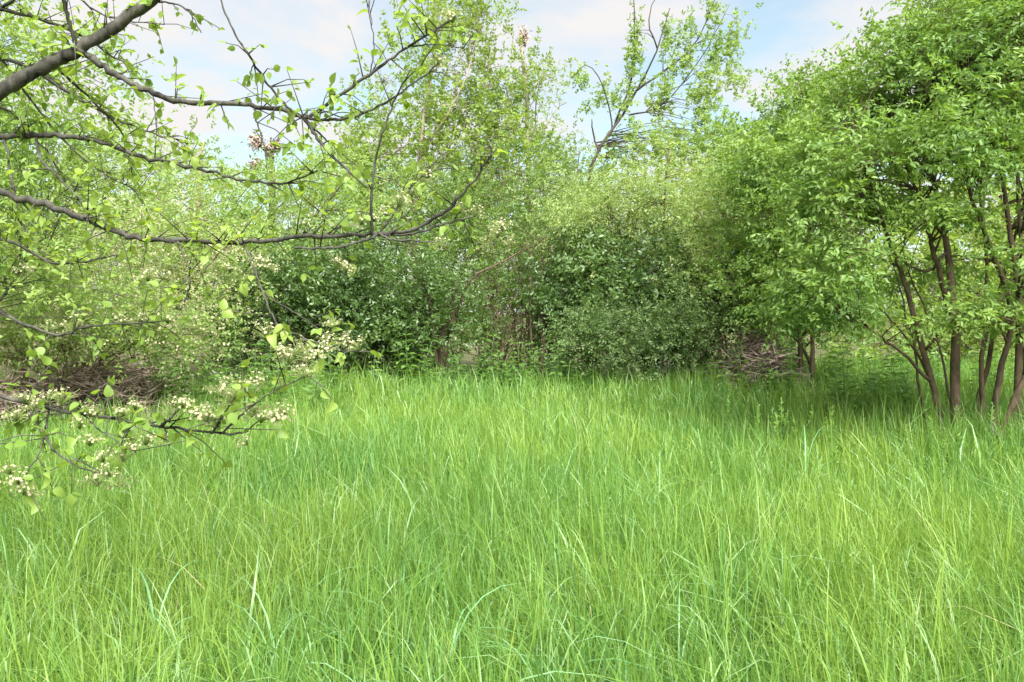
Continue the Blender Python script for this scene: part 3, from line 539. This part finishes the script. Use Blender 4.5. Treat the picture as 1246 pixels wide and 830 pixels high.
# ------------------------------------------------------------------ the overhanging tree on the left
def near_tree():
    tx, ty = -3.55, 3.5; g = float(hgt(tx, ty))
    root = thing('overhanging_tree', 'tree with lichened grey limbs and cream flower clusters reaching over the meadow', 'tree', (tx, ty, g))
    trunk = np.array([(tx, ty, g - .1), (tx + .02, ty, 0.8), (tx - .02, ty + .03, 1.6), (tx + .04, ty, 2.3), (tx - .05, ty + .05, 3.4), (tx - .1, ty + .15, 4.6)])
    n = 16; rel(link('trunk', tubes_mesh('trunk', [(smooth_path(trunk, n, .006), np.linspace(.15, .05, n))], [M['barkgrey']], 12)), root)
    T = lambda z: np.array([np.interp(z, trunk[:, 2], trunk[:, k]) for k in range(2)] + [z])
    BR = [  # control points (px, py, distance), start and end radius in metres, leafiness
        ([T(1.75), (-120, 190, 3.45), (0, 112, 3.4), (60, 76, 3.4), (100, 58, 3.4), (185, 0, 3.4), (260, -60, 3.35)], .035, .021, 5),
        ([(97, 60, 3.4), (118, 75, 3.4), (150, 96, 3.38), (180, 110, 3.35), (220, 124, 3.33), (290, 127, 3.3), (345, 133, 3.3)], .014, .009, 3),
        ([(340, 132, 3.3), (372, 142, 3.28), (400, 125, 3.25), (450, 90, 3.2), (492, 60, 3.18), (555, 20, 3.15)], .009, .004, 5),
        ([(366, 141, 3.28), (390, 146, 3.27), (430, 142, 3.25), (480, 118, 3.22), (535, 78, 3.2)], .007, .003, 3),
        ([(370, 143, 3.28), (388, 170, 3.25), (410, 195, 3.2), (446, 228, 3.2)], .008, .004, 2),
        ([(262, -20, 3.1), (280, 30, 3.12), (305, 70, 3.15), (330, 108, 3.2), (356, 137, 3.25), (372, 145, 3.28)], .003, .0055, 6),
        ([(374, 150, 3.28), (400, 172, 3.3), (425, 195, 3.3)], .004, .002, 2),
        ([T(2.45), (-130, 190, 3.4), (0, 234, 3.3), (50, 247, 3.3), (100, 264, 3.27), (125, 275, 3.25), (160, 288, 3.23), (200, 292, 3.22), (290, 295, 3.2), (360, 289, 3.18), (420, 286, 3.16), (462, 285, 3.15)], .016, .0075, 5),
        ([(452, 286, 3.15), (452, 240, 3.1), (458, 190, 3.08), (475, 135, 3.05), (501, 82, 3.0)], .006, .0025, 1),
        ([(460, 285, 3.15), (500, 280, 3.13), (540, 258, 3.1), (572, 225, 3.05), (600, 186, 3.0)], .0085, .0035, 2),
        ([(462, 285, 3.15), (500, 285, 3.2), (540, 272, 3.25), (578, 262, 3.3)], .006, .003, 4),
        ([(460, 283, 3.15), (480, 292, 3.1), (535, 294, 3.05)], .005, .003, 3),
        ([(460, 286, 3.15), (440, 293, 3.1), (410, 301, 3.05), (358, 302, 3.0)], .006, .004, 1),
        ([(462, 284, 3.15), (480, 258, 3.2), (495, 235, 3.25), (540, 185, 3.3)], .0045, .002, 4),
        ([(296, 296, 3.2), (305, 315, 3.15), (318, 350, 3.1), (332, 385, 3.05), (350, 402, 3.0), (410, 425, 2.95), (440, 428, 2.93)], .0045, .0025, 2),
        ([(320, 356, 3.1), (345, 372, 3.12), (380, 395, 3.15), (410, 420, 3.15)], .0035, .002, 3),
        ([(216, 294, 3.2), (228, 325, 3.15), (230, 350, 3.1), (220, 378, 3.1)], .004, .002, 3),
        ([T(2.6), (-100, 172, 3.6), (0, 166, 3.5), (50, 165, 3.5), (95, 167, 3.5), (130, 175, 3.5), (175, 192, 3.5), (230, 203, 3.5), (290, 218, 3.5), (345, 223, 3.48), (390, 206, 3.45)], .016, .003, 4),
        ([(5, 166, 3.5), (12, 205, 3.45), (18, 235, 3.4), (26, 275, 3.4)], .006, .003, 3),
        ([(44, 166, 3.5), (50, 195, 3.45), (68, 213, 3.4), (95, 240, 3.35), (114, 264, 3.3)], .006, .003, 2),
        ([(186, 112, 3.35), (190, 150, 3.3), (196, 185, 3.28), (193, 225, 3.28)], .002, .001, 0),
        ([(310, 128, 3.3), (311, 145, 3.28), (318, 165, 3.28), (325, 195, 3.28)], .004, .002, 4),
        ([(95, 60, 3.4), (85, 30, 3.35), (72, -20, 3.3)], .010, .006, 4),
        ([T(1.35), (-150, 420, 3.1), (-40, 470, 2.95), (30, 490, 2.9), (80, 500, 2.88), (130, 508, 2.86), (200, 520, 2.85), (275, 528, 2.85), (300, 525, 2.85)], .010, .0035, 4),
        ([(195, 519, 2.85), (208, 508, 2.8), (220, 495, 2.78)], .006, .003, 3),
        ([(258, 527, 2.85), (268, 512, 2.8), (278, 492, 2.78)], .005, .002, 4),
        ([(200, 520, 2.85), (203, 535, 2.8), (206, 543, 2.8)], .004, .002, 2),
        ([(268, 528, 2.85), (300, 500, 2.8), (330, 478, 2.78), (375, 455, 2.75)], .004, .0015, 4),
        ([(30, 490, 2.9), (60, 540, 2.8), (90, 565, 2.75), (135, 580, 2.72)], .005, .002, 5),
        ([(60, 497, 2.9), (50, 545, 2.8), (22, 590, 2.75)], .004, .002, 4),
        ([(100, 504, 2.88), (130, 530, 2.8), (165, 550, 2.75)], .003, .0015, 3),
        ([T(2.0), (-120, 330, 3.4), (-20, 370, 3.3), (60, 405, 3.3), (120, 396, 3.3), (200, 390, 3.3)], .012, .002, 4),
        ([T(2.2), (-150, 260, 4.0), (0, 290, 4.3), (70, 320, 4.4), (150, 310, 4.5)], .014, .003, 6),
        ([T(2.9), (-150, 60, 4.2), (0, 70, 4.5), (80, 110, 4.6), (150, 150, 4.7), (230, 175, 4.8)], .02, .003, 9),
        ([T(3.2), (-150, -20, 4.0), (0, 10, 4.3), (90, 40, 4.5), (170, 90, 4.6)], .02, .003, 9),
        ([(0, 70, 4.5), (60, 150, 4.7), (110, 200, 4.8), (180, 240, 4.9)], .008, .002, 8),
        ([(0, 10, 4.3), (60, -20, 4.3), (130, 20, 4.4), (200, 30, 4.4)], .008, .002, 7),
        ([T(2.4), (-100, 120, 4.2), (0, 130, 4.6), (60, 190, 4.8), (100, 250, 4.9)], .012, .003, 8),
        ([(60, 76, 3.4), (110, 120, 3.6), (150, 165, 3.8), (160, 210, 3.9)], .006, .002, 5),
        ([(185, 0, 3.4), (225, 10, 3.4), (245, 40, 3.4)], .004, .002, 3),
        ([(450, 92, 3.2), (455, 55, 3.2), (448, 0, 3.2)], .003, .0015, 3),
        ([(500, 56, 3.18), (540, 55, 3.2), (565, 60, 3.2)], .003, .0015, 4),
    ]
    LP, LD, LN, LL, LB = [], [], [], [], []
    FC = []
    for bi, (cp, r0, r1, leafy) in enumerate(BR):
        c = [np.array(p) if isinstance(p, np.ndarray) else np.array(P(*p)) for p in cp]
        n = 6 * len(c); pts = smooth_path(c, n, 0.004 if r0 > .01 else 0.002); rad = np.linspace(r0, r1, n) * (rng.uniform(0.93, 1.08, n) if r0 > .03 else rng.uniform(0.86, 1.17, n))
        paths = [(pts, rad)]
        seg = np.linalg.norm(np.diff(pts, axis=0), axis=1); tot = seg.sum(); cum = np.concatenate([[0], np.cumsum(seg)])
        nsh = int(tot * (leafy + 1) * 4.2)
        bo = link('branch', None)
        for k in range(nsh):
            s = tot * (0.06 + 0.94 * rng.random() ** 0.8); p0 = np.array([np.interp(s, cum, pts[:, q]) for q in range(3)]); i = min(n - 2, np.searchsorted(cum, s) - 1); tg = nrm(pts[i + 1] - pts[i])
            e = nrm(tg * 0.5 + rng.normal(0, 0.7, 3) + np.array([0, 0, 0.15])); ln = rng.uniform(0.05, 0.20)
            mid = p0 + e * ln * .5 + np.array([0, 0, .01]); p1 = p0 + e * ln + np.array([0, 0, -0.01 if rng.random() < .5 else .02])
            paths.append((np.array([p0, mid, p1]), np.array([min(.003, r1), .002, .0012])))
            for q in range(rng.integers(3, 6)):
                t = [1, 1, .6, .35, .8][q]; pp = p0 * (1 - t) + p1 * t if t < 1 else p1
                a = nrm(e * 0.6 + rng.normal(0, 0.65, 3) + np.array([0, 0, -0.25])); nn = np.array([0, 0, 1.0]) + rng.normal(0, 0.5, 3)
                LP.append(pp); LD.append(a); LN.append(nn); LL.append(rng.uniform(0.022, 0.050)); LB.append(bi)
        bo.data = None
        bpy.data.objects.remove(bo)
        me = tubes_mesh('branch', paths, [M['barkgrey']], 7)
        rel(link('branch', me), root)
    LP, LD, LN, LL, LB = map(np.array, (LP, LD, LN, LL, LB))
    LD, LN, _ = leaf_frames(LD, LN)
    # the 300 leaves that show largest are leaf objects, the rest one foliage part
    px = LP[:, 0] / LP[:, 1] * F + W0 / 2; py = H0 / 2 - (LP[:, 2] - CAMH + LP[:, 1] * math.tan(PITCH)) / LP[:, 1] * F
    vis = (px > 0) & (px < W0) & (py > 0) & (py < H0); score = np.where(vis, LL / LP[:, 1], 0); order = np.argsort(-score)
    for i in order[:300]:
        leaf_object(LEAFV[int(i) % 5], root, Vector(LP[i]), Vector(LD[i]), Vector(LN[i]), LL[i], LL[i] * 0.74)
    r = order[300:]
    f = rel(link('foliage', leaves_mesh('foliage', LP[r], LD[r], LN[r], LL[r], LL[r] * 0.8, T6, [M['near']])), root); f['kind'] = 'stuff'
    # flower clusters: small cream florets on fanned stalks
    def cluster_mesh(seed):
        R = np.random.default_rng(seed); nf = 38; u = R.normal(0, 1, (nf, 3)); u[:, 2] = np.abs(u[:, 2]) + .3; u = u / np.linalg.norm(u, axis=1)[:, None]
        tip = u * np.array([.062, .062, .05]) * R.uniform(.45, 1.1, nf)[:, None]
        paths = [(np.array([[0, 0, -.01], t * .5 + np.array([0, 0, .004]), t]), np.array([.0011, .0008, .0007])) for t in tip]
        V, Lp, Sz = [], [], []
        st = tubes_mesh('stalks', paths, [M['stalk']], 3)
        pos = np.repeat(tip, 5, 0); az = np.tile(np.arange(5) * 2 * np.pi / 5, nf) + np.repeat(R.uniform(0, 6, nf), 5); uu = np.repeat(u, 5, 0)
        a = nrm(np.cross(uu, [0.3, 0.9, 0.1])); b = np.cross(uu, a); dr = a * np.cos(az)[:, None] + b * np.sin(az)[:, None] + uu * .25
        fl = leaves_mesh('floret', pos, dr, uu, np.full(nf * 5, .0062), np.full(nf * 5, .0046), T4, [M['blossom']])
        return fl, st
    CV = [cluster_mesh(s) for s in (1, 2, 3)]
    for (x, y, d) in [(40, 497, 2.88), (22, 588, 2.75), (180, 510, 2.85), (150, 505, 2.86), (240, 505, 2.8), (110, 505, 2.86), (265, 520, 2.83), (360, 430, 2.8), (325, 410, 3.05), (250, 330, 3.2), (280, 330, 3.2), (180, 340, 3.2), (215, 375, 3.1), (170, 390, 3.3), (60, 402, 3.3), (120, 330, 3.3), (30, 330, 3.4), (12, 575, 2.76), (30, 600, 2.75), (118, 588, 2.73), (150, 560, 2.75), (178, 540, 2.76), (55, 490, 2.86), (30, 488, 2.88), (345, 505, 2.82), (310, 505, 2.82), (270, 480, 2.8), (310, 465, 2.78), (395, 428, 2.8), (340, 430, 2.8), (422, 418, 2.93), (610, 280, 3.3), (590, 300, 3.3), (455, 268, 3.15), (485, 250, 3.2), (410, 325, 3.1), (330, 330, 3.15), (132, 578, 2.72), (125, 560, 2.75), (97, 520, 2.85), (163, 548, 2.75), (165, 497, 2.84), (205, 503, 2.8), (222, 494, 2.78), (252, 512, 2.8), (280, 490, 2.78), (292, 475, 2.78), (318, 512, 2.82), (336, 510, 2.82), (300, 540, 2.83), (352, 440, 2.8), (385, 435, 2.8), (370, 458, 2.75), (436, 424, 2.93), (404, 398, 3.1), (400, 415, 3.1), (422, 330, 3.1), (318, 322, 3.15), (440, 272, 3.15), (470, 262, 3.2), (500, 238, 3.25), (520, 215, 3.3), (560, 258, 3.3), (578, 262, 3.3), (605, 288, 3.3), (622, 298, 3.3), (535, 300, 3.05), (205, 392, 3.3), (150, 395, 3.3), (90, 400, 3.3), (20, 510, 2.85), (75, 490, 2.85), (550, 25, 3.15), (532, 80, 3.2), (465, 100, 3.2), (110, 540, 2.8), (145, 590, 2.72)]:
        c = P(x, y, d); fl, st = CV[rng.integers(0, 3)]
        o = link('flower_cluster', st); rel(o, root); o.location = c; o.rotation_euler = (rng.normal(0, .5), rng.normal(0, .5), rng.uniform(0, 6)); s = rng.uniform(.75, 1.15); o.scale = (s, s, s)
        q = link('florets', fl, o); q['kind'] = 'stuff'
near_tree()

bush('young_tree', 'airy young tree with small pale leaves behind the thick grey limb', 'tree', -75, 8.2, [(20, 120, 90, 70), (90, 200, 90, 60), (-60, 200, 110, 110), (20, 280, 110, 60), (130, 120, 60, 40), (-20, 40, 90, 60), (60, 340, 110, 50)], 18000, 0.05, 'yellow', nstem=4, stem_r=0.025, shoots=40, per=8, crad=0.2, bark='barkgrey', tmpl=T6)

# ------------------------------------------------------------------ coarse pale tufts and a bare weedy spot in the grass
def coarse_tuft(x, y, n, h):
    root = thing('coarse_grass_tuft', 'tuft of broad pale arching blades in the near meadow grass', 'grass', (x, y, float(hgt(x, y))), 'coarse pale grass tufts')
    for i in range(n):
        az = rng.uniform(0, 6.28); hh = h * rng.uniform(.75, 1.25); bend = rng.uniform(.45, 1.05); t = np.linspace(0, 1, 8) ** .75
        c = np.stack([np.cos(az) * hh * bend * t ** 3 * .75, np.sin(az) * hh * bend * t ** 3 * .75, hh * (t - .55 * bend * t ** 4)], 1) + np.array([rng.normal(0, .02), rng.normal(0, .02), -.02])
        s = np.array([-math.sin(az), math.cos(az), .25]); w = .010 * rng.uniform(.6, 1.2) * (1 - t ** 2.4) * .5 + .0004
        mid = np.stack([np.zeros(8), np.zeros(8), -w * .5], 1)
        v = np.stack([c - s * w[:, None], c + mid, c + s * w[:, None]], 1).reshape(-1, 3); q = []
        for k in range(7):
            for e in (0, 1): q.append((3 * k + e, 3 * k + e + 1, 3 * k + e + 4, 3 * k + e + 3))
        link('blade', mesh_np('blade', v, q, np.full(len(q), 4), [M['tuft']], {'rnd': ('FACE', np.full(len(q), rng.random()))}, smooth=True), root)
for px, py, n, h in [(330, 760, 9, .62), (350, 690, 7, .6), (480, 690, 8, .6), (540, 740, 9, .6), (430, 800, 8, .55), (560, 800, 6, .55), (780, 600, 7, .7), (830, 740, 6, .65), (1070, 760, 7, .65), (980, 560, 6, .8), (180, 720, 6, .6), (660, 760, 5, .6), (1200, 700, 6, .65), (910, 660, 6, .65), (250, 620, 6, .6), (700, 680, 5, .6)]:
    yy = 978 * (1.6 - .5) / (py - 380); coarse_tuft((px - 623) / F * yy, yy, int(n * 1.4), h * 1.13)

weeds('leafy nettle growing in front of the right brush pile', 'nettles before the right brush pile', [(gx(rng.uniform(865, 975), 11.3), rng.uniform(10.9, 11.5)) for i in range(16)])
def seed_stalk(x, y, h):
    root = thing('grass_seed_stalk', 'tall pale grass stalk with a feathery seed head by the brown stems', 'grass', (x, y, float(hgt(x, y))), 'seed heads by the brown stems')
    lean = rng.normal(0, .10, 2); top = np.array([lean[0] * h, lean[1] * h, h])
    link('stalk', tubes_mesh('stalk', [(smooth_path([(0, 0, -.05), top * .5 + np.array([0, 0, .03]), top], 6), np.linspace(.0035, .0018, 6))], [M['grass']], 5), root)
    m = 46; t = rng.random(m); pos = top * (0.80 + .2 * t[:, None]); dr = rng.normal(0, .5, (m, 3)) + np.array([lean[0], lean[1], .9])
    link('seed_head', leaves_mesh('seed_head', pos, dr, rng.normal(0, 1, (m, 3)), .045 * (1.1 - .6 * t), np.full(m, .007), T4, [M['grass']]), root)
for i in range(26):
    yy = rng.uniform(5.2, 7.2); seed_stalk(gx(rng.uniform(860, 1250), yy), yy, rng.uniform(.62, .95))
for i in range(14):
    x, y = -1.05 + rng.normal(0, .16), 5.1 + rng.normal(0, .13)
    root = thing('weed_plant', 'small broad leaved weed in the bare hollow of the meadow', 'weed', (x, y, float(hgt(x, y))), 'weeds in the meadow hollow'); s = rng.uniform(.5, .8); root.scale = (s, s, s); root.rotation_euler = (0, 0, rng.uniform(0, 6))
    a, b = WV[2]; link('leaves', a, root)['kind'] = 'stuff'; link('stem', b, root)

for i in range(24):
    yy = rng.uniform(3.2, 9.5); x = rng.uniform(-.6, .6) * yy
    root = thing('weed_plant', 'small broad leaved weed growing among the meadow grass', 'weed', (x, yy, float(hgt(x, yy))), 'weeds among the meadow grass'); q = rng.uniform(.8, 1.1); root.scale = (q, q, q); root.rotation_euler = (0, 0, rng.uniform(0, 6))
    a, b = WV[2]; link('leaves', a, root)['kind'] = 'stuff'; link('stem', b, root)
